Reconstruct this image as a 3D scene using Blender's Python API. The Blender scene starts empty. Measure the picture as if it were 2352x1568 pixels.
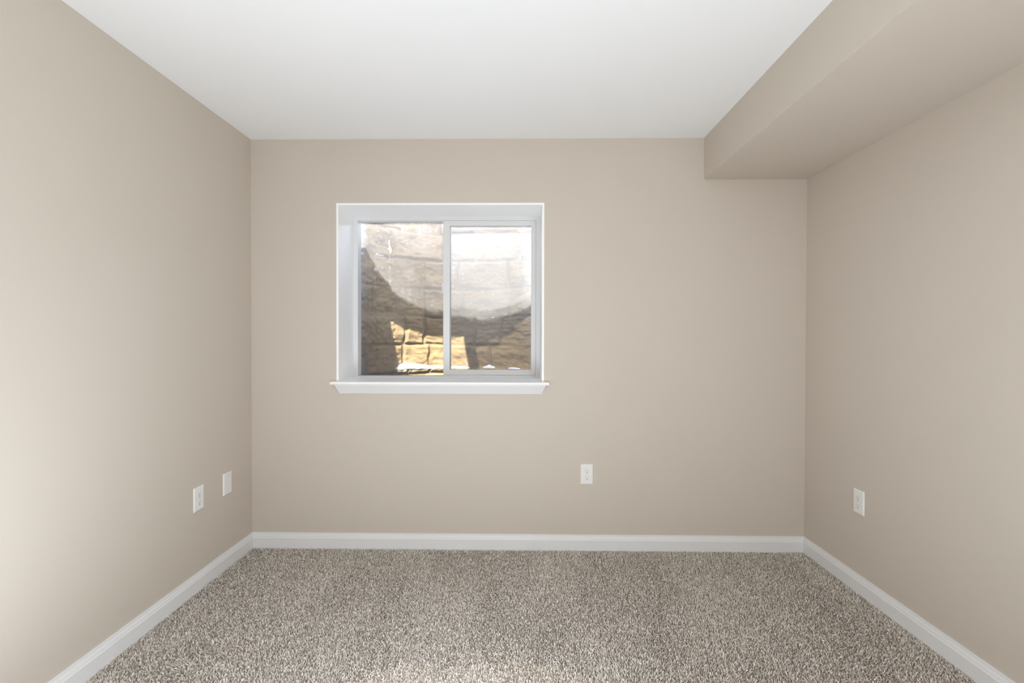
import bpy, bmesh, math, random
import numpy as np
from mathutils import Matrix, Vector, Quaternion, noise as mnoise

S = bpy.context.scene
COL = S.collection
random.seed(7)
rng = np.random.default_rng(11)

# ------------------------------------------------------------------ camera
EYE = 1.2202                                       # height of the lens over the carpet
YAW, PITCH, ROLL = -0.01403, -0.01041, 0.00213
cam_d = bpy.data.cameras.new('camera'); cam_d.sensor_width = 36.0; cam_d.lens = 17.0
cam_d.clip_start = 0.02
cam = bpy.data.objects.new('camera', cam_d); COL.objects.link(cam)
cy_, sy_ = math.cos(YAW), math.sin(YAW); cp_, sp_ = math.cos(PITCH), math.sin(PITCH); cr_, sr_ = math.cos(ROLL), math.sin(ROLL)
right = Vector((cy_, -sy_, 0)); fwd0 = Vector((sy_, cy_, 0)); up0 = Vector((0, 0, 1))
fwd = fwd0 * cp_ + up0 * sp_; up = -fwd0 * sp_ + up0 * cp_
right, up = right * cr_ + up * sr_, -right * sr_ + up * cr_
cam.matrix_world = Matrix(((right.x, up.x, -fwd.x, 0), (right.y, up.y, -fwd.y, 0), (right.z, up.z, -fwd.z, EYE), (0, 0, 0, 1)))
S.camera = cam

# ------------------------------------------------------------------ sky, sun, lamps, exposure
S.view_settings.view_transform = 'Standard'; S.view_settings.look = 'None'
S.view_settings.gamma = 1.0; S.view_settings.use_curve_mapping = False
S.view_settings.exposure = 0.06
S.cycles.caustics_reflective = False; S.cycles.caustics_refractive = False
S.cycles.max_bounces = 14; S.cycles.diffuse_bounces = 10; S.cycles.transparent_max_bounces = 24
S.cycles.sample_clamp_indirect = 6.0

w = bpy.data.worlds.new('sky'); S.world = w; w.use_nodes = True
nt = w.node_tree; nt.nodes.clear()
sky = nt.nodes.new('ShaderNodeTexSky'); sky.sky_type = 'NISHITA'; sky.sun_disc = False
sky.sun_elevation = math.radians(46); sky.sun_rotation = math.radians(-8); sky.altitude = 1700
bg = nt.nodes.new('ShaderNodeBackground'); bg.inputs[1].default_value = 2.8
wo = nt.nodes.new('ShaderNodeOutputWorld')
hs = nt.nodes.new('ShaderNodeHueSaturation'); hs.inputs['Saturation'].default_value = 0.75   # thin winter haze
nt.links.new(sky.outputs[0], hs.inputs['Color']); nt.links.new(hs.outputs[0], bg.inputs[0]); nt.links.new(bg.outputs[0], wo.inputs[0])

def aim(o, d):                                     # lamp shines along d
    o.rotation_euler = Vector(d).to_track_quat('-Z', 'Y').to_euler()

SUN_DIR = Vector((0.137, -1.0, -1.07)).normalized()
sl = bpy.data.lights.new('sun', 'SUN'); sl.energy = 16.6; sl.angle = math.radians(0.9); sl.color = (1.0, 0.965, 0.92)
sun = bpy.data.objects.new('sun', sl); COL.objects.link(sun); aim(sun, SUN_DIR); sun.location = (-2, 12, 10)

# fill lamps added to brighten the room, unseen behind or below the view
def lamp(name, typ, loc, watts, size, d=None):
    l = bpy.data.lights.new(name, typ); l.energy = watts; l.color = LAMP
    if typ == 'AREA': l.shape = 'SQUARE'; l.size = size
    else: l.shadow_soft_size = size
    o = bpy.data.objects.new(name, l); COL.objects.link(o); o.location = loc
    if d: aim(o, d)
LAMP = (0.87, 0.955, 1.06)
lamp('room_fill', 'POINT', (-0.35, 0.70, 0.60), 17, 0.10)
lamp('near_fill', 'POINT', (-0.15, 1.15, 0.30), 9, 0.06)
lamp('left_fill', 'POINT', (-1.00, 0.90, 0.45), 5, 0.10)
lamp('right_fill', 'POINT', (0.95, -0.70, 1.25), 33, 0.12)
lamp('back_fill', 'POINT', (0.70, -0.90, 2.15), 8, 0.10)
lamp('up_fill', 'AREA', (-0.20, 0.40, 0.27), 30, 1.8, (0, 0.10, 1))

# added area lamps, standing in for sunlight the panes throw onto the well
GLINT_DIR = Vector((0.137, 1.0, -0.98)).normalized()
def glint_lamp(cx, width, watts):
    l = bpy.data.lights.new('pane_glint_lamp', 'AREA'); l.shape = 'RECTANGLE'; l.size = width; l.size_y = 0.33
    l.spread = math.radians(1.5); l.energy = watts; l.color = (1.0, 0.95, 0.84)
    o = bpy.data.objects.new('pane_glint_lamp', l); COL.objects.link(o)
    o.location = Vector((cx, 3.09, 1.655)) + GLINT_DIR * 0.24
    o.rotation_euler = (GLINT_DIR.to_track_quat('-Z', 'Y') @ Quaternion((0, 0, 1), math.radians(14))).to_euler()
glint_lamp(-0.742, 0.50, 4.8)
glint_lamp(-0.165, 0.47, 0.9)                          # weaker stand-in, for the pane behind the insect screen

# ------------------------------------------------------------------ helpers
def setk(o, **k):
    for a, b in k.items(): o[a] = b
    return o

def obj(name, bm, mat, parent=None, smooth=False):
    me = bpy.data.meshes.new(name)
    if parent is not None:
        bmesh.ops.translate(bm, verts=bm.verts, vec=-(parent.matrix_world.translation if parent.type != 'EMPTY' or True else 0))
    bmesh.ops.recalc_face_normals(bm, faces=bm.faces)
    bm.to_mesh(me); bm.free()
    if smooth:
        for p in me.polygons: p.use_smooth = True
    me.materials.append(mat)
    o = bpy.data.objects.new(name, me); COL.objects.link(o)
    if parent is not None:
        o.parent = parent
    return o

def empty(name, loc):
    o = bpy.data.objects.new(name, None); COL.objects.link(o)
    o.empty_display_size = 0.05
    o.location = loc; o.matrix_world = Matrix.Translation(loc)
    return o

def box(bm, lo, hi, bevel=0.0, seg=2):
    b2 = bmesh.new() if bevel else bm
    xs, ys, zs = zip(lo, hi)
    v = [b2.verts.new((x, y, z)) for z in zs for y in ys for x in xs]
    for f in ((0, 2, 3, 1), (4, 5, 7, 6), (0, 1, 5, 4), (2, 6, 7, 3), (0, 4, 6, 2), (1, 3, 7, 5)):
        b2.faces.new([v[i] for i in f])
    if bevel:
        bmesh.ops.bevel(b2, geom=b2.edges[:], offset=bevel, segments=seg, affect='EDGES', profile=0.6)
        merge(bm, b2)
    return bm

def merge(bm, b2):
    m = {}
    for v in b2.verts: m[v] = bm.verts.new(v.co)
    for f in b2.faces: bm.faces.new([m[v] for v in f.verts])
    b2.free()

def hexa(bm, bot, top):                            # two quads of 4 points, joined
    a = [bm.verts.new(p) for p in bot]; b = [bm.verts.new(p) for p in top]
    bm.faces.new(a[::-1]); bm.faces.new(b)
    for i in range(4):
        j = (i + 1) % 4
        bm.faces.new((a[i], a[j], b[j], b[i]))

def sweep(bm, rings, closed_ring=True):            # rings: list of equal-length point lists
    vs = [[bm.verts.new(p) for p in r] for r in rings]
    n = len(rings[0])
    for a, b in zip(vs, vs[1:]):
        for i in range(n if closed_ring else n - 1):
            j = (i + 1) % n
            bm.faces.new((a[i], a[j], b[j], b[i]))
    if closed_ring:
        bm.faces.new(vs[0][::-1]); bm.faces.new(vs[-1])

def ringframe(bm, x0, x1, z0, z1, X0, X1, Z0, Z1, y0, y1, bevel=0.0):
    """rectangular frame: outer x0..x1,z0..z1, inner X0..X1,Z0..Z1, between y0 (room side) and y1"""
    O = [(x0, z0), (x1, z0), (x1, z1), (x0, z1)]; I = [(X0, Z0), (X1, Z0), (X1, Z1), (X0, Z1)]
    b2 = bmesh.new()
    vo0 = [b2.verts.new((x, y0, z)) for x, z in O]; vi0 = [b2.verts.new((x, y0, z)) for x, z in I]
    vo1 = [b2.verts.new((x, y1, z)) for x, z in O]; vi1 = [b2.verts.new((x, y1, z)) for x, z in I]
    for i in range(4):
        j = (i + 1) % 4
        b2.faces.new((vo0[i], vo0[j], vi0[j], vi0[i])); b2.faces.new((vo1[j], vo1[i], vi1[i], vi1[j]))
        b2.faces.new((vo0[j], vo0[i], vo1[i], vo1[j])); b2.faces.new((vi0[i], vi0[j], vi1[j], vi1[i]))
    if bevel:
        ed = [e for e in b2.edges if abs(e.verts[0].co.y - y0) < 1e-6 and abs(e.verts[1].co.y - y0) < 1e-6 and len(e.link_faces) == 2
              and any(abs(f.normal.y) < 0.5 for f in e.link_faces) or False]
        b2.normal_update()
        ed = [e for e in b2.edges if all(abs(v.co.y - y0) < 1e-6 for v in e.verts) and e.calc_face_angle(0) > 0.5]
        bmesh.ops.bevel(b2, geom=ed, offset=bevel, segments=2, affect='EDGES', profile=0.6)
    merge(bm, b2)

# ------------------------------------------------------------------ materials
def mat(name, color, rough=0.5, spec=0.3):
    m = bpy.data.materials.new(name); m.use_nodes = True
    b = m.node_tree.nodes['Principled BSDF']
    b.inputs['Base Color'].default_value = (*color, 1); b.inputs['Roughness'].default_value = rough
    b.inputs['Specular IOR Level'].default_value = spec
    return m

def N(m, t, **k):
    n = m.node_tree.nodes.new(t)
    for a, b in k.items(): setattr(n, a, b)
    return n

def L(m, a, b): m.node_tree.links.new(a, b)

def pos(m, scale=(1, 1, 1), loc=(0, 0, 0)):
    g = N(m, 'ShaderNodeNewGeometry'); mp = N(m, 'ShaderNodeMapping')
    mp.inputs['Scale'].default_value = scale; mp.inputs['Location'].default_value = loc
    L(m, g.outputs['Position'], mp.inputs['Vector']); return mp.outputs[0]

def tex(m, vec, scale, detail=3, rough=0.5, dist=0.0):
    t = N(m, 'ShaderNodeTexNoise'); t.inputs['Scale'].default_value = scale; t.inputs['Detail'].default_value = detail
    t.inputs['Roughness'].default_value = rough; t.inputs['Distortion'].default_value = dist
    L(m, vec, t.inputs['Vector']); return t.outputs[0]

def remap(m, v, a, b, c=0.0, d=1.0, smooth=True):
    r = N(m, 'ShaderNodeMapRange'); r.interpolation_type = 'SMOOTHSTEP' if smooth else 'LINEAR'
    for i, x in enumerate((a, b, c, d)): r.inputs[i + 1].default_value = x
    L(m, v, r.inputs[0]); return r.outputs[0]

def math_(m, op, a, b=None, clamp=False):
    n = N(m, 'ShaderNodeMath', operation=op); n.use_clamp = clamp
    for i, x in enumerate((a, b)):
        if x is None: continue
        if isinstance(x, (int, float)): n.inputs[i].default_value = x
        else: L(m, x, n.inputs[i])
    return n.outputs[0]

def mixc(m, fac, a, b):
    n = N(m, 'ShaderNodeMix', data_type='RGBA')
    if isinstance(fac, (int, float)): n.inputs[0].default_value = fac
    else: L(m, fac, n.inputs[0])
    for i, x in ((6, a), (7, b)):
        if isinstance(x, tuple): n.inputs[i].default_value = (*x, 1)
        else: L(m, x, n.inputs[i])
    return n.outputs[2]

def bump(m, h, strength, dist):
    b = N(m, 'ShaderNodeBump'); b.inputs['Strength'].default_value = strength; b.inputs['Distance'].default_value = dist
    L(m, h, b.inputs['Height']); L(m, b.outputs[0], m.node_tree.nodes['Principled BSDF'].inputs['Normal'])

def paint(name, color, rough, peel=0.12):
    m = mat(name, color, rough, 0.25)
    v = pos(m)
    c = mixc(m, tex(m, v, 1.7, 2), tuple(x * 0.985 for x in color), tuple(min(1, x * 1.015) for x in color))
    L(m, c, m.node_tree.nodes['Principled BSDF'].inputs['Base Color'])
    bump(m, tex(m, v, 240, 2), peel, 0.0006)
    return m

M_WALL = paint('greige_wall_paint', (0.580, 0.523, 0.452), 0.62)
M_CEIL = paint('ceiling_paint', (0.845, 0.845, 0.840), 0.85)
M_TRIM = paint('white_trim_paint', (0.75, 0.75, 0.745), 0.38, 0.03)
M_TRIM_LIT = paint('white_trim_paint_lit', (0.93, 0.93, 0.925), 0.38, 0.03)  # trim paint made lighter: window light in the recess put into the colour
M_VINYL = paint('white_vinyl', (0.73, 0.73, 0.725), 0.33, 0.02)
M_PLATE = mat('white_plastic', (0.80, 0.79, 0.765), 0.35, 0.4)
M_SLOT = mat('dark_slot', (0.05, 0.045, 0.04), 0.6)
M_SLOT2 = mat('shallow_slot', (0.30, 0.29, 0.27), 0.6)
M_METAL = mat('screw_paint', (0.72, 0.71, 0.69), 0.4)
M_CONC = mat('concrete', (0.5, 0.49, 0.47), 0.9)
M_SNOW = mat('snow', (0.50, 0.51, 0.575), 0.7, 0.2)
bump(M_SNOW, tex(M_SNOW, pos(M_SNOW), 130, 4), 0.4, 0.004)

# carpet: heathered yarn, every tuft its own tone
M_CARPET = mat('carpet_yarn', (0.34, 0.30, 0.26), 0.95, 0.1)
at = N(M_CARPET, 'ShaderNodeAttribute', attribute_name='tone')
cc = mixc(M_CARPET, at.outputs['Fac'], (0.48, 0.420, 0.35), (0.87, 0.825, 0.765))
L(M_CARPET, cc, M_CARPET.node_tree.nodes['Principled BSDF'].inputs['Base Color'])
M_BACKING = mat('carpet_backing', (0.30, 0.265, 0.225), 0.95, 0.1)
vb = pos(M_BACKING)
L(M_BACKING, mixc(M_BACKING, tex(M_BACKING, vb, 190, 3, 0.7), (0.17, 0.145, 0.115), (0.46, 0.42, 0.37)), M_BACKING.node_tree.nodes['Principled BSDF'].inputs['Base Color'])
bump(M_BACKING, tex(M_BACKING, vb, 190, 3, 0.7), 0.8, 0.006)

# moulded stone of the well
M_STONE = mat('moulded_stone', (0.5, 0.4, 0.26), 0.85, 0.2)
vs = pos(M_STONE)
c1 = mixc(M_STONE, tex(M_STONE, vs, 5.0, 4, 0.6), (0.142, 0.096, 0.046), (0.205, 0.155, 0.088))
c2 = mixc(M_STONE, remap(M_STONE, tex(M_STONE, vs, 30, 4, 0.65), 0.55, 0.75, 0, 0.45), c1, (0.115, 0.08, 0.045))
ac = N(M_STONE, 'ShaderNodeAttribute', attribute_name='joint')
c3 = mixc(M_STONE, ac.outputs['Fac'], c2, (0.04, 0.027, 0.016))
L(M_STONE, c3, M_STONE.node_tree.nodes['Principled BSDF'].inputs['Base Color'])
bump(M_STONE, tex(M_STONE, vs, 75, 5, 0.6), 0.5, 0.006)

def glassy(name, base, dense):
    """thin pane: clear with a weak mirror, dusty and wet on its outer face"""
    m = bpy.data.materials.new(name); m.use_nodes = True
    nt = m.node_tree; nt.nodes.clear()
    out = N(m, 'ShaderNodeOutputMaterial')
    tr = N(m, 'ShaderNodeBsdfTransparent'); tr.inputs[0].default_value = (0.97, 0.975, 0.97, 1)
    gs = N(m, 'ShaderNodeBsdfGlossy'); gs.inputs['Roughness'].default_value = 0.02
    fr = N(m, 'ShaderNodeFresnel'); fr.inputs[0].default_value = 1.45
    a = N(m, 'ShaderNodeMixShader'); L(m, math_(m, 'MULTIPLY', fr.outputs[0], 0.8), a.inputs[0]); L(m, tr.outputs[0], a.inputs[1]); L(m, gs.outputs[0], a.inputs[2])
    if base > 0:
        tl = N(m, 'ShaderNodeBsdfTranslucent'); tl.inputs[0].default_value = (0.93, 0.92, 0.91, 1)
        v = pos(m)
        film = remap(m, tex(m, v, 4.5, 4, 0.6), 0.3, 0.75, base * 0.8, base * 1.2)
        streak = remap(m, tex(m, pos(m, (60, 1, 3.5)), 1.0, 3, 0.6), 0.5, 0.75, 0, 0.03)
        vo = N(m, 'ShaderNodeTexVoronoi'); vo.inputs['Scale'].default_value = 85; L(m, v, vo.inputs['Vector'])
        drops = math_(m, 'MULTIPLY', remap(m, vo.outputs['Distance'], 0.30, 0.12), remap(m, tex(m, v, 26, 3, 0.6), 0.56, 0.68))
        fac = math_(m, 'ADD', film, streak)
        fac = math_(m, 'ADD', fac, math_(m, 'MULTIPLY', drops, 0.4))
        sep = N(m, 'ShaderNodeSeparateXYZ'); g = N(m, 'ShaderNodeNewGeometry'); L(m, g.outputs['Position'], sep.inputs[0])
        for axis, lo, hi, amt in dense:
            e = remap(m, sep.outputs[axis], lo, hi, 0, amt)
            e = math_(m, 'MULTIPLY', e, remap(m, tex(m, v, 17, 4, 0.65), 0.35, 0.65, 0.35, 1.0))
            fac = math_(m, 'ADD', fac, e)
        fac = math_(m, 'MINIMUM', fac, 0.85)
        mx = N(m, 'ShaderNodeMixShader'); L(m, fac, mx.inputs[0]); L(m, a.outputs[0], mx.inputs[1]); L(m, tl.outputs[0], mx.inputs[2])
        L(m, mx.outputs[0], out.inputs[0])
    else:
        L(m, a.outputs[0], out.inputs[0])
    return m

M_CLEAR = glassy('clear_glass', 0, ())
M_DUSTY = glassy('dusty_glass', 0.090, ((2, 1.86, 1.95, 0.03), (0, -0.955, -1.012, 0.14)))
M_WET = glassy('wet_glass', 0.105, ((0, 0.0, 0.075, 0.10),))
# insect screen: fine grey weave, half open
M_SCREEN = bpy.data.materials.new('insect_mesh'); M_SCREEN.use_nodes = True
M_SCREEN.node_tree.nodes.clear()
so = N(M_SCREEN, 'ShaderNodeOutputMaterial'); st = N(M_SCREEN, 'ShaderNodeBsdfTransparent'); sd = N(M_SCREEN, 'ShaderNodeBsdfDiffuse'); stl = N(M_SCREEN, 'ShaderNodeBsdfTranslucent')
sd.inputs[0].default_value = (0.35, 0.36, 0.36, 1); stl.inputs[0].default_value = (0.55, 0.57, 0.58, 1)
s1 = N(M_SCREEN, 'ShaderNodeMixShader'); s1.inputs[0].default_value = 0.6; L(M_SCREEN, sd.outputs[0], s1.inputs[1]); L(M_SCREEN, stl.outputs[0], s1.inputs[2])
s2 = N(M_SCREEN, 'ShaderNodeMixShader'); s2.inputs[0].default_value = 0.10; L(M_SCREEN, st.outputs[0], s2.inputs[1]); L(M_SCREEN, s1.outputs[0], s2.inputs[2]); L(M_SCREEN, s2.outputs[0], so.inputs[0])

# ------------------------------------------------------------------ room shell
D = 2.77; YF = -1.10
XL, XR = -1.5433, 1.6300
def xl(y): return XL - 0.00169 * (y - D)
def xr(y): return XR - 0.00772 * (y - D)
ZC, ZS, XS = 2.348, 2.113, 1.0486
T = 0.12
ST = dict(kind='structure')

bm = bmesh.new(); box(bm, (xl(YF) - T, YF - T, -0.12), (xr(YF) + T, D + 0.0, -0.009)); setk(obj('floor', bm, M_BACKING), **ST)
bm = bmesh.new(); box(bm, (xl(YF) - T, YF - T, ZC), (xr(YF) + T, D + 0.0, ZC + T)); setk(obj('ceiling', bm, M_CEIL), **ST)
bm = bmesh.new()
hexa(bm, [(xl(YF - T) - T, YF - T, -0.12), (xl(YF - T), YF - T, -0.12), (xl(D), D, -0.12), (xl(D) - T, D, -0.12)],
     [(xl(YF - T) - T, YF - T, ZC + T), (xl(YF - T), YF - T, ZC + T), (xl(D), D, ZC + T), (xl(D) - T, D, ZC + T)])
setk(obj('wall_left', bm, M_WALL), **ST)
bm = bmesh.new()
hexa(bm, [(xr(YF - T), YF - T, -0.12), (xr(YF - T) + T, YF - T, -0.12), (xr(D) + T, D, -0.12), (xr(D), D, -0.12)],
     [(xr(YF - T), YF - T, ZC + T), (xr(YF - T) + T, YF - T, ZC + T), (xr(D) + T, D, ZC + T), (xr(D), D, ZC + T)])
setk(obj('wall_right', bm, M_WALL), **ST)
bm = bmesh.new(); box(bm, (xl(YF), YF - T, -0.12), (xr(YF), YF, ZC)); setk(obj('wall_front', bm, M_WALL), **ST)

# back wall, 35 cm of basement wall round the window hole
OX0, OX1, OZ0, OZ1 = -1.0375, 0.1320, 0.9600, 1.9710       # finished opening
HX0, HX1, HZ0, HZ1 = OX0 - 0.012, OX1 + 0.012, OZ0 - 0.019, OZ1 + 0.012
YO = 3.12
bm = bmesh.new()
gx = [-2.6, HX0, HX1, 2.6]; gz = [-0.12, HZ0, HZ1, 3.3]
V = {(i, j, k): bm.verts.new((gx[i], (D, YO)[k], gz[j])) for i in range(4) for j in range(4) for k in range(2)}
for i in range(3):
    for j in range(3):
        if i == 1 and j == 1: continue
        bm.faces.new([V[i, j, 0], V[i + 1, j, 0], V[i + 1, j + 1, 0], V[i, j + 1, 0]])
        bm.faces.new([V[i, j, 1], V[i, j + 1, 1], V[i + 1, j + 1, 1], V[i + 1, j, 1]])
for (a, b) in (((1, 1), (2, 1)), ((2, 1), (2, 2)), ((2, 2), (1, 2)), ((1, 2), (1, 1))):
    bm.faces.new([V[a[0], a[1], 0], V[b[0], b[1], 0], V[b[0], b[1], 1], V[a[0], a[1], 1]])
per = [(0, 0), (1, 0), (2, 0), (3, 0), (3, 1), (3, 2), (3, 3), (2, 3), (1, 3), (0, 3), (0, 2), (0, 1)]
for a, b in zip(per, per[1:] + per[:1]):
    bm.faces.new([V[a[0], a[1], 0], V[a[0], a[1], 1], V[b[0], b[1], 1], V[b[0], b[1], 0]])
setk(obj('wall_back', bm, M_WALL), **ST)

# boxed soffit along the right wall
bm = bmesh.new()
hexa(bm, [(XS, YF, ZS), (xr(YF) + 0.01, YF, ZS), (xr(D) + 0.01, D, ZS), (XS, D, ZS)],
     [(XS, YF, ZC), (xr(YF) + 0.01, YF, ZC), (xr(D) + 0.01, D, ZC), (XS, D, ZC)])
bm.normal_update()
ed = [e for e in bm.edges if all(abs(v.co.x - XS) < 1e-5 and abs(v.co.z - ZS) < 1e-5 for v in e.verts)]
bmesh.ops.bevel(bm, geom=ed, offset=0.004, segments=3, affect='EDGES')
setk(obj('soffit', bm, M_WALL), **ST)

# baseboards, mitred in the corners
PROF = [(0.0, -0.009), (0.014, -0.009), (0.014, 0.0555), (0.0128, 0.0575), (0.0118, 0.0585), (0.0100, 0.0665), (0.0072, 0.0735), (0.0062, 0.0755), (0.0056, 0.0832), (0.0044, 0.0846), (0.0, 0.0846)]
def base(name, ends):                              # ends: two functions (depth, z) -> point
    bm = bmesh.new()
    sweep(bm, [[e(d, z) for d, z in PROF] for e in ends])
    return setk(obj(name, bm, M_TRIM), **ST)
base('baseboard_back', [lambda d, z: (xl(D) + d, D - d, z), lambda d, z: (xr(D) - d, D - d, z)])
base('baseboard_left', [lambda d, z: (xl(YF) + d, YF + d, z), lambda d, z: (xl(D) + d, D - d, z)])
base('baseboard_right', [lambda d, z: (xr(YF) - d, YF + d, z), lambda d, z: (xr(D) - d, D - d, z)])

# ------------------------------------------------------------------ window
win = setk(empty('window_1', (-0.4525, D, OZ0)), **ST)
bm = bmesh.new()
YR = 3.02
box(bm, (HX0, D - 0.001, OZ0), (OX0, YR + 0.1, HZ1)); box(bm, (OX1, D - 0.001, OZ0), (HX1, YR + 0.1, HZ1)); box(bm, (OX0, D - 0.001, OZ1), (OX1, YR + 0.1, HZ1))
obj('window_jamb', bm, M_TRIM_LIT, win)
# stool with horns and an eased nose
bm = bmesh.new()
box(bm, (OX0 - 0.012, D - 0.002, OZ0 - 0.019), (OX1 + 0.012, YR + 0.1, OZ0))
sx0, sx1 = -1.0765, 0.1728
nose = [(D, OZ0 - 0.0185), (D - 0.024, OZ0 - 0.0185), (D - 0.0305, OZ0 - 0.0165), (D - 0.0335, OZ0 - 0.011), (D - 0.0330, OZ0 - 0.005), (D - 0.0295, OZ0 - 0.001), (D - 0.025, OZ0), (D, OZ0)]
sweep(bm, [[(sx0 + 0.003, y, z) for y, z in nose], [(sx0, y, z) for y, z in nose][:], [(sx1, y, z) for y, z in nose], [(sx1 - 0.003 + 0.003, y, z) for y, z in nose]][1:3])
obj('window_sill', bm, M_TRIM_LIT, win)
# apron moulding with mitred returns
bm = bmesh.new()
zt, zb = OZ0 - 0.0185, 0.8905
ap = [(0.0240, zt, 0.0), (0.0240, zt - 0.006, 0.0), (0.0215, zt - 0.009, 0.0025), (0.0070, zb + 0.006, 0.0205), (0.0050, zb, 0.0225)]
L_ = [(-1.0525 + s, D - d, z) for d, z, s in ap]; R_ = [(0.1530 - s, D - d, z) for d, z, s in ap]
Lb = [(-1.0525 + s, D, z) for d, z, s in ap]; Rb = [(0.1530 - s, D, z) for d, z, s in ap]
sweep(bm, [Lb, L_, R_, Rb], closed_ring=False)
vtop = [bm.verts.new(p) for p in (Lb[0], L_[0], R_[0], Rb[0])]; bm.faces.new(vtop)
vbot = [bm.verts.new(p) for p in (Lb[-1], L_[-1], R_[-1], Rb[-1])]; bm.faces.new(vbot[::-1])
bmesh.ops.remove_doubles(bm, verts=bm.verts, dist=1e-5)
obj('window_apron', bm, M_TRIM, win)
# fixed vinyl frame
FX0, FX1, FZ0, FZ1 = -1.0097, 0.1065, 0.9705, 1.9440
bm = bmesh.new()
ringframe(bm, OX0, OX1, OZ0, OZ1, FX0, FX1, FZ0, FZ1, YR, YR + 0.068, 0.0018)
box(bm, (-0.470, 3.066, FZ0), (-0.432, 3.088, FZ1), 0.001)          # meeting rail of the fixed light
box(bm, (-0.470, YR + 0.006, FZ0 - 0.002), (FX1 + 0.002, YR + 0.06, FZ0 + 0.0065))   # sill track
obj('window_frame', bm, M_VINYL, win)
def pane(name, x0, x1, z0, z1, y, m, parent):
    bm = bmesh.new(); box(bm, (x0, y - 0.003, z0), (x1, y + 0.003, z1))
    o = obj(name, bm, M_CLEAR, parent)
    o.data.materials.append(m)
    for p in o.data.polygons:
        if p.normal.y > 0.9: p.material_index = 1
    return o
pane('fixed_pane', FX0 - 0.006, -0.450, FZ0 - 0.006, FZ1 + 0.006, 3.083, M_DUSTY, win)
# sliding sash on the right, in the inner track
bm = bmesh.new()
SX0, SX1, SZ0, SZ1 = -0.4750, 0.1062, 0.9775, 1.9440
GX0, GX1, GZ0, GZ1 = -0.4336, 0.0766, 1.0107, 1.9127
ringframe(bm, SX0, SX1, SZ0, SZ1, GX0, GX1, GZ0, GZ1, 3.030, 3.062, 0.0018)
sash = obj('sliding_sash', bm, M_VINYL, win)
def sub(name, bm, m, par):
    o = obj(name, bm, m, None); o.parent = par
    o.data.transform(Matrix.Translation(-Vector(win.location)))
    return o
bm = bmesh.new(); box(bm, (GX0 - 0.008, 3.050, GZ0 - 0.008), (GX1 + 0.008, 3.056, GZ1 + 0.008))
sp = sub('sash_pane', bm, M_CLEAR, sash); sp.data.materials.append(M_WET)
for p in sp.data.polygons:
    if p.normal.y > 0.9: p.material_index = 1
bm = bmesh.new()
box(bm, (-0.4835, 3.034, 1.490), (-0.4745, 3.050, 1.555), 0.003); box(bm, (-0.4815, 3.026, 1.508), (-0.4675, 3.036, 1.538), 0.003)
sub('sash_latch', bm, M_VINYL, sash)
bm = bmesh.new(); box(bm, (-0.440, 3.1105, FZ0), (FX1, 3.1115, FZ1))
scr = obj('insect_screen', bm, M_SCREEN, win)
bm = bmesh.new(); ringframe(bm, -0.455, FX1 + 0.006, FZ0 - 0.006, FZ1 + 0.006, -0.437, FX1 - 0.014, FZ0 + 0.012, FZ1 - 0.012, 3.107, 3.115)
sub('screen_frame', bm, M_VINYL, scr)

# ------------------------------------------------------------------ window well of moulded stone
CX, AW, DW = -0.415, 0.67, 0.68
RIM, LEDGE = 2.130, 0.972
ths = np.linspace(math.pi, 0, 6001); EX = 2 / 2.4   # rounded-square plan, left to right
px = CX + AW * np.sign(np.cos(ths)) * np.abs(np.cos(ths)) ** EX; py = YO + DW * np.abs(np.sin(ths)) ** EX
arc = np.concatenate([[0], np.cumsum(np.hypot(np.diff(px), np.diff(py)))])
LEN = arc[-1]
def at_arc(s):
    x = np.interp(s, arc, px); y = np.interp(s, arc, py)
    x0, x1 = np.interp(s - 0.01, arc, px), np.interp(s + 0.01, arc, px); y0, y1 = np.interp(s - 0.01, arc, py), np.interp(s + 0.01, arc, py)
    nx, ny = y1 - y0, -(x1 - x0)                   # inward
    n = np.hypot(nx, ny); return x, y, nx / n, ny / n
def arc_at_x(x): return float(np.interp(x, px, arc))

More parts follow.
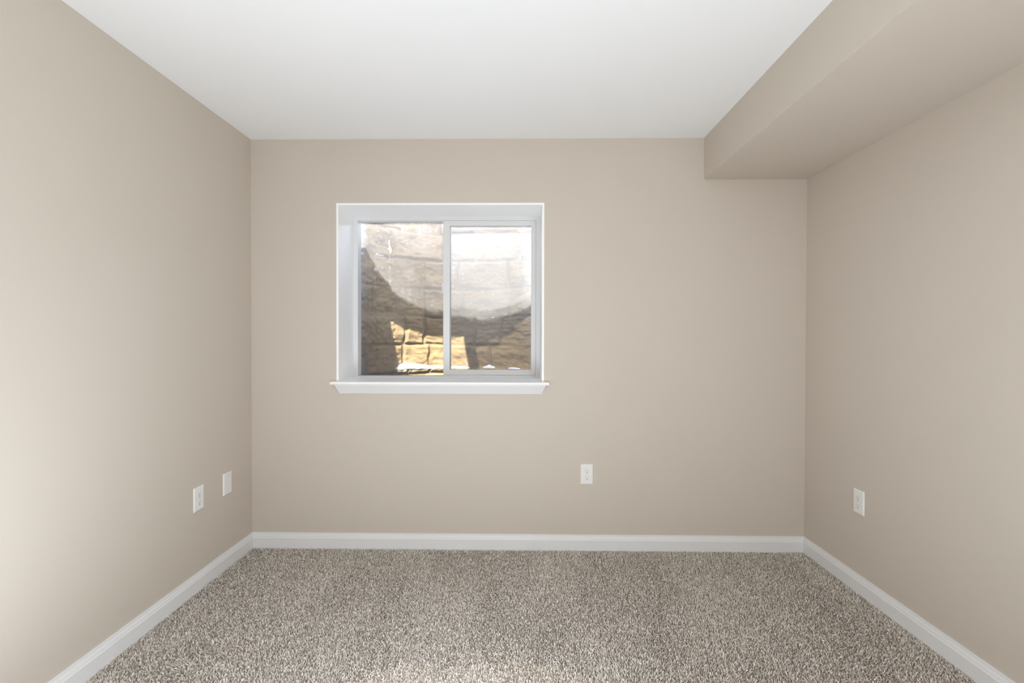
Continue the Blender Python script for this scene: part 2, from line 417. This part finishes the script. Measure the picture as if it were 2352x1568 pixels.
COURSE = 0.2155; Z0J = 1.157
nS, nZ = 400, 260
sv = np.linspace(0, LEN, nS); zv = np.linspace(0.50, RIM, nZ)
cuts = {}
def course_cuts(k):
    if k not in cuts:
        r = random.Random(100 + k); c = [-0.1]
        while c[-1] < LEN + 0.2: c.append(c[-1] + r.choice((0.15, 0.22, 0.27, 0.34, 0.40)) * r.uniform(0.9, 1.1))
        cuts[k] = (c, [r.uniform(-0.012, 0.014) for _ in c], [r.uniform(-0.05, 0.05) for _ in c], [r.uniform(-0.06, 0.06) for _ in c])
    return cuts[k]
import bisect
s_ledge0 = arc_at_x(-0.945)
verts = []; joint = []
X, Y, NX, NY = at_arc(sv)
for z in zv:
    for i, s in enumerate(sv):
        wz = 0.013 * mnoise.noise((s * 3.1, z * 2.0, 3.7)) + 0.006 * mnoise.noise((s * 15, z * 11, 7.7)); ws = 0.020 * mnoise.noise((s * 2.0, z * 5.1, 9.2)) + 0.010 * mnoise.noise((s * 12, z * 17, 2.9))
        zz, ss = z + wz, s + ws
        k = math.floor((zz - Z0J) / COURSE); dz = (zz - Z0J) - k * COURSE
        c, pr, tx, tz = course_cuts(k)
        b = bisect.bisect(c, ss) - 1
        ds = min(ss - c[b], c[b + 1] - ss); d = min(ds, dz, COURSE - dz)
        u = (ss - c[b]) / (c[b + 1] - c[b]) - 0.5
        e = min(1.0, max(0.0, d / 0.020)); e = e * e * (3 - 2 * e)
        jm = 0.5 + 0.5 * mnoise.noise((s * 6.0, z * 6.0, 1.3))                 # joints open and close
        depth = 0.017 * (1 - e) * (0.35 + 0.65 * min(1, max(0, jm * 1.3)))
        h = (pr[b] + tx[b] * u * 0.25 + tz[b] * (dz / COURSE - 0.5) * 0.25) * e - depth
        h += 0.020 * mnoise.fractal((s * 6, z * 9, 0.4), 0.9, 2.1, 5) * (0.5 + 0.5 * e)
        h += 0.011 * (abs(mnoise.noise((s * 11, z * 26, 5.0))) - 0.3) * e
        if z < LEDGE + 0.004 * mnoise.noise((s * 9, 0, 0)) and s > s_ledge0:
            h += 0.075 + 0.010 * mnoise.noise((s * 11, z * 7, 2.2))
        verts.append((X[i] + NX[i] * h, Y[i] + NY[i] * h, z))
        joint.append(max(0.0, 1 - d / 0.007) * min(1, max(0, 1.6 * jm - 0.35)) * 0.85)
# rim rolled back and an outer skin
for off, z in ((-0.012, RIM + 0.004), (-0.045, RIM + 0.004), (-0.05, RIM - 0.02), (-0.05, 0.50)):
    for i in range(nS):
        verts.append((X[i] + NX[i] * off, Y[i] + NY[i] * off, z)); joint.append(0)
rows = nZ + 4
faces = [(r * nS + i, r * nS + i + 1, (r + 1) * nS + i + 1, (r + 1) * nS + i) for r in range(rows - 1) for i in range(nS - 1)]
me = bpy.data.meshes.new('window_well'); me.from_pydata(verts, [], faces); me.update()
a = me.attributes.new('joint', 'FLOAT', 'POINT'); a.data.foreach_set('value', np.array(joint, dtype=np.float32))
me.polygons.foreach_set('use_smooth', [True] * len(me.polygons)); me.materials.append(M_STONE)
well = bpy.data.objects.new('window_well', me); COL.objects.link(well)
setk(well, label='tan moulded stone window well liner curving outside the window', category='window well')

# gravel floor of the well and the snowy yard around its rim
bm = bmesh.new(); box(bm, (CX - AW - 0.05, YO, 0.40), (CX + AW + 0.05, YO + DW + 0.05, 0.52)); setk(obj('ground', bm, M_CONC), **ST)
bm = bmesh.new()
inner = [(CX + (AW + 0.05) * math.cos(t), YO + (DW + 0.05) * math.sin(t)) for t in np.linspace(math.pi, 0, 40)]
outer = []
for t in np.linspace(math.pi, 0, 40):
    dx, dy = math.cos(t), math.sin(t); k = 9.0 / max(abs(dx), abs(dy)); outer.append((CX + dx * k, YO + dy * k))
for z in (2.06,):
    vi = [bm.verts.new((x, y, z)) for x, y in inner]; vo = [bm.verts.new((x, y, z)) for x, y in outer]
    vi2 = [bm.verts.new((x, y, z - 0.25)) for x, y in inner]
    for i in range(39):
        bm.faces.new((vi[i], vi[i + 1], vo[i + 1], vo[i])); bm.faces.new((vi2[i], vi2[i + 1], vi[i + 1], vi[i]))
setk(obj('ground_yard', bm, M_SNOW), **ST)

def snow(name, x0, x1, hts, wid, label, lift=0.0):
    s0, s1 = arc_at_x(x0), arc_at_x(x1)
    bm = bmesh.new(); rings = []
    n = 44
    for i in range(n + 1):
        t = i / n; s = s0 + (s1 - s0) * t
        x, y, nx, ny = at_arc(s)
        hh = float(np.interp(t, np.linspace(0, 1, len(hts)), hts)) * min(1, 14 * t + 0.02) * min(1, 14 * (1 - t) + 0.02)
        hh *= 1 + 0.15 * mnoise.noise((s * 30, 0, 4)); ww = wid * (0.25 + 0.75 * min(1, hh / 0.02))
        ww *= 1 + 0.3 * mnoise.noise((s * 22, 2, 4))
        r = []
        for k in range(15):
            a = math.pi * k / 14
            o = 0.040 + ww * 0.5 * math.cos(a) * 1.0
            z = LEDGE + 0.004 + lift + hh * max(0, math.sin(a)) ** 0.8 - (0.006 if k in (0, 14) else 0)
            z += 0.003 * mnoise.noise((s * 60, a * 2, 1))
            r.append((x + nx * o, y + ny * o, z))
        rings.append(r)
    sweep(bm, rings)
    o = obj(name, bm, M_SNOW, smooth=True)
    setk(o, label=label, category='snow', group='snow left on the ledge of the window well')
snow('snow_drift', -0.945, -0.375, [0.020, 0.044, 0.042, 0.026, 0.018, 0.015, 0.012, 0.014, 0.010], 0.085, 'long thick white snow drift on the stone ledge behind the left pane')
snow('snow_patch', -0.275, -0.170, [0.006, 0.014, 0.028, 0.016, 0.006], 0.06, 'small peaked white snow heap on the ledge behind the right pane')
snow('snow_patch', -0.060, 0.035, [0.007, 0.009, 0.007, 0.004], 0.05, 'thin faint snow strip at far right end of the stone ledge')

# ------------------------------------------------------------------ outlets and cover plate (built facing -Y at the origin)
def plate_bm():
    bm = bmesh.new()
    W2, H2, T1 = 0.0357, 0.0574, 0.0062
    rings = []
    for inset, y in ((0, 0.0), (0, -0.0022), (0.0012, -0.0042), (0.0038, -0.0058), (0.0060, -T1)):
        rings.append([(sx * (W2 - inset), y, sz * (H2 - inset)) for sx, sz in ((-1, -1), (1, -1), (1, 1), (-1, 1))])
    sweep(bm, rings); return bm
def disc(bm, cx, cz, r, y0, y1, n=20, flat=None):
    pts = []
    for k in range(n):
        a = 2 * math.pi * k / n; x, z = r * math.cos(a), r * math.sin(a)
        if flat: z = max(-flat, min(flat, z))
        pts.append((cx + x, cz + z))
    sweep(bm, [[(x, y0, z) for x, z in pts], [(x, y1, z) for x, z in pts]])
def local(name, bm, m, par):
    o = obj(name, bm, m); o.parent = par; return o
PY = -0.0062
def screw(par, z):
    bm = bmesh.new(); disc(bm, 0, z, 0.0033, PY + 0.001, PY - 0.0007, 16)
    s = local('screw', bm, M_METAL, par)
    bm = bmesh.new(); box(bm, (-0.0026, PY - 0.00085, z - 0.0004), (0.0026, PY - 0.0005, z + 0.0004))
    local('screw_slot', bm, M_SLOT2, s)
def make_outlet():
    e = empty('duplex_outlet', (0, 0, 0))
    local('wall_plate', plate_bm(), M_PLATE, e)
    for cz in (0.0196, -0.0196):
        bm = bmesh.new(); disc(bm, 0, cz, 0.0172, PY + 0.001, PY - 0.0012, 36, 0.0140)
        r = local('receptacle', bm, M_PLATE, e)
        yf = PY - 0.0012
        for x, hgt in ((-0.0064, 0.0048), (0.0064, 0.0040)):
            bm = bmesh.new(); box(bm, (x - 0.0011, yf - 0.0001, cz + 0.0028 - hgt), (x + 0.0011, yf + 0.0008, cz + 0.0028 + hgt))
            local('slot', bm, M_SLOT2, r)
        bm = bmesh.new(); disc(bm, 0, cz - 0.0084, 0.0026, yf + 0.0008, yf - 0.0001, 14)
        local('ground_hole', bm, M_SLOT, r)
    screw(e, 0.0)
    return e
def dup(root):
    r = root.copy(); COL.objects.link(r)
    for ch in list(root.children):
        c = ch.copy(); COL.objects.link(c); c.parent = r
        for g in list(ch.children):
            d = g.copy(); COL.objects.link(d); d.parent = c
    return r
proto = make_outlet()
spots = [((0.3915, D, 0.4320), 0.0, 'white duplex outlet on the back wall, right of and below the window'),
         ((xl(2.2995), 2.2995, 0.4370), math.pi / 2, 'white duplex outlet on the left wall beside the blank plate'),
         ((xr(2.3320), 2.3320, 0.4315), -math.pi / 2, 'white duplex outlet alone on the right wall under the soffit')]
for i, (loc, rz, lab) in enumerate(spots):
    o = proto if i == 0 else dup(proto)
    o.location = loc; o.rotation_euler = (0, 0, rz)
    setk(o, label=lab, category='outlet', group='duplex outlets low on the walls')
bl = empty('blank_plate', (0, 0, 0))
local('wall_plate', plate_bm(), M_PLATE, bl)
screw(bl, 0.0415); screw(bl, -0.0415)
bl.location = (xl(2.530), 2.530, 0.4402); bl.rotation_euler = (0, 0, math.pi / 2)
setk(bl, label='white blank cover plate on the left wall nearest the corner', category='cover plate')

# ------------------------------------------------------------------ carpet pile: twisted tufts, each leaning its own way
SP = 0.0050
xs_ = np.arange(XL + 0.016, XR - 0.004, SP); ys_ = np.arange(1.15, D - 0.0155, SP)
gx_, gy_ = np.meshgrid(xs_, ys_); n = gx_.size
bx = gx_.ravel() + rng.uniform(-0.5, 0.5, n) * SP; by = gy_.ravel() + rng.uniform(-0.5, 0.5, n) * SP
bx = np.clip(bx, XL + 0.017, np.array(xr(by)) - 0.017); by = np.minimum(by, D - 0.017)
# pile lie left by the vacuum: soft streaks running away from the camera
def lowf(x, y):
    f = np.zeros_like(x)
    for (kx, ky, ph, am) in ((9.5, 2.2, 0.3, 1.0), (17.0, -3.6, 1.9, 0.7), (27.0, 5.0, 4.0, 0.5), (6.0, -5.5, 2.2, 0.7), (41.0, -7.0, 0.9, 0.35)):
        f += am * np.sin(kx * x + ky * y + ph + 0.8 * np.sin(3.1 * y + 2.3 * x + ph))
    return f / 2.2
lie = lowf(bx, by)
th = rng.uniform(0, 2 * np.pi, n); lean = rng.uniform(0.3, 1.0, n)
dx = np.cos(th) * lean + 0.12 * lie; dy = np.sin(th) * lean + 0.50 * lie
Lh = rng.uniform(0.0085, 0.0125, n); wd = rng.uniform(0.0014, 0.0022, n)
tw = rng.uniform(0, np.pi, n); curl = rng.uniform(-1.6, 1.6, n)
RN = 4
P = np.zeros((n, RN, 2, 3), np.float32)
ox = np.zeros(n); oy = np.zeros(n); oz = np.full(n, -0.010)
ca, sa = dx.copy(), dy.copy()
for r in range(RN):
    t = r / (RN - 1)
    wr = wd * (1.0, 1.05, 0.95, 0.45)[r]
    a = tw + t * 1.4
    P[:, r, 0, 0] = bx + ox - wr * np.cos(a); P[:, r, 0, 1] = by + oy - wr * np.sin(a); P[:, r, 0, 2] = oz
    P[:, r, 1, 0] = bx + ox + wr * np.cos(a); P[:, r, 1, 1] = by + oy + wr * np.sin(a); P[:, r, 1, 2] = oz
    c, s = np.cos(curl * 0.5), np.sin(curl * 0.5); ca, sa = ca * c - sa * s, ca * s + sa * c
    ox = ox + ca * Lh * 0.30; oy = oy + sa * Lh * 0.30; oz = oz + Lh * (0.42, 0.38, 0.18, 0)[r]
P[..., 0] = np.clip(P[..., 0], XL + 0.0145, None); P[..., 1] = np.minimum(P[..., 1], D - 0.0145)
P[..., 0] = np.minimum(P[..., 0], XR - 0.00772 * (P[..., 1] - D) - 0.0145)
P[..., 2] = np.minimum(P[..., 2], 0.003)
me = bpy.data.meshes.new('carpet_pile')
nv = n * RN * 2; nf = n * (RN - 1)
me.vertices.add(nv); me.vertices.foreach_set('co', P.reshape(-1))
b0 = (np.arange(n) * RN * 2)[:, None] + (np.arange(RN - 1) * 2)[None, :]
q = np.stack([b0, b0 + 1, b0 + 3, b0 + 2], -1).reshape(-1)
me.loops.add(nf * 4); me.loops.foreach_set('vertex_index', q.astype(np.int32))
me.polygons.add(nf); me.polygons.foreach_set('loop_start', np.arange(0, nf * 4, 4, dtype=np.int32))
me.update(calc_edges=True); me.validate()
tone = np.clip(rng.normal(0.5, 0.27, n), 0, 1)
ta = me.attributes.new('tone', 'FLOAT', 'POINT'); ta.data.foreach_set('value', np.repeat(tone, RN * 2).astype(np.float32))
me.polygons.foreach_set('use_smooth', np.ones(nf, dtype=bool)); me.materials.append(M_CARPET)
cpo = bpy.data.objects.new('carpet_pile', me); COL.objects.link(cpo)
setk(cpo, kind='stuff', label='taupe and grey flecked twisted carpet pile covering the floor', category='carpet')
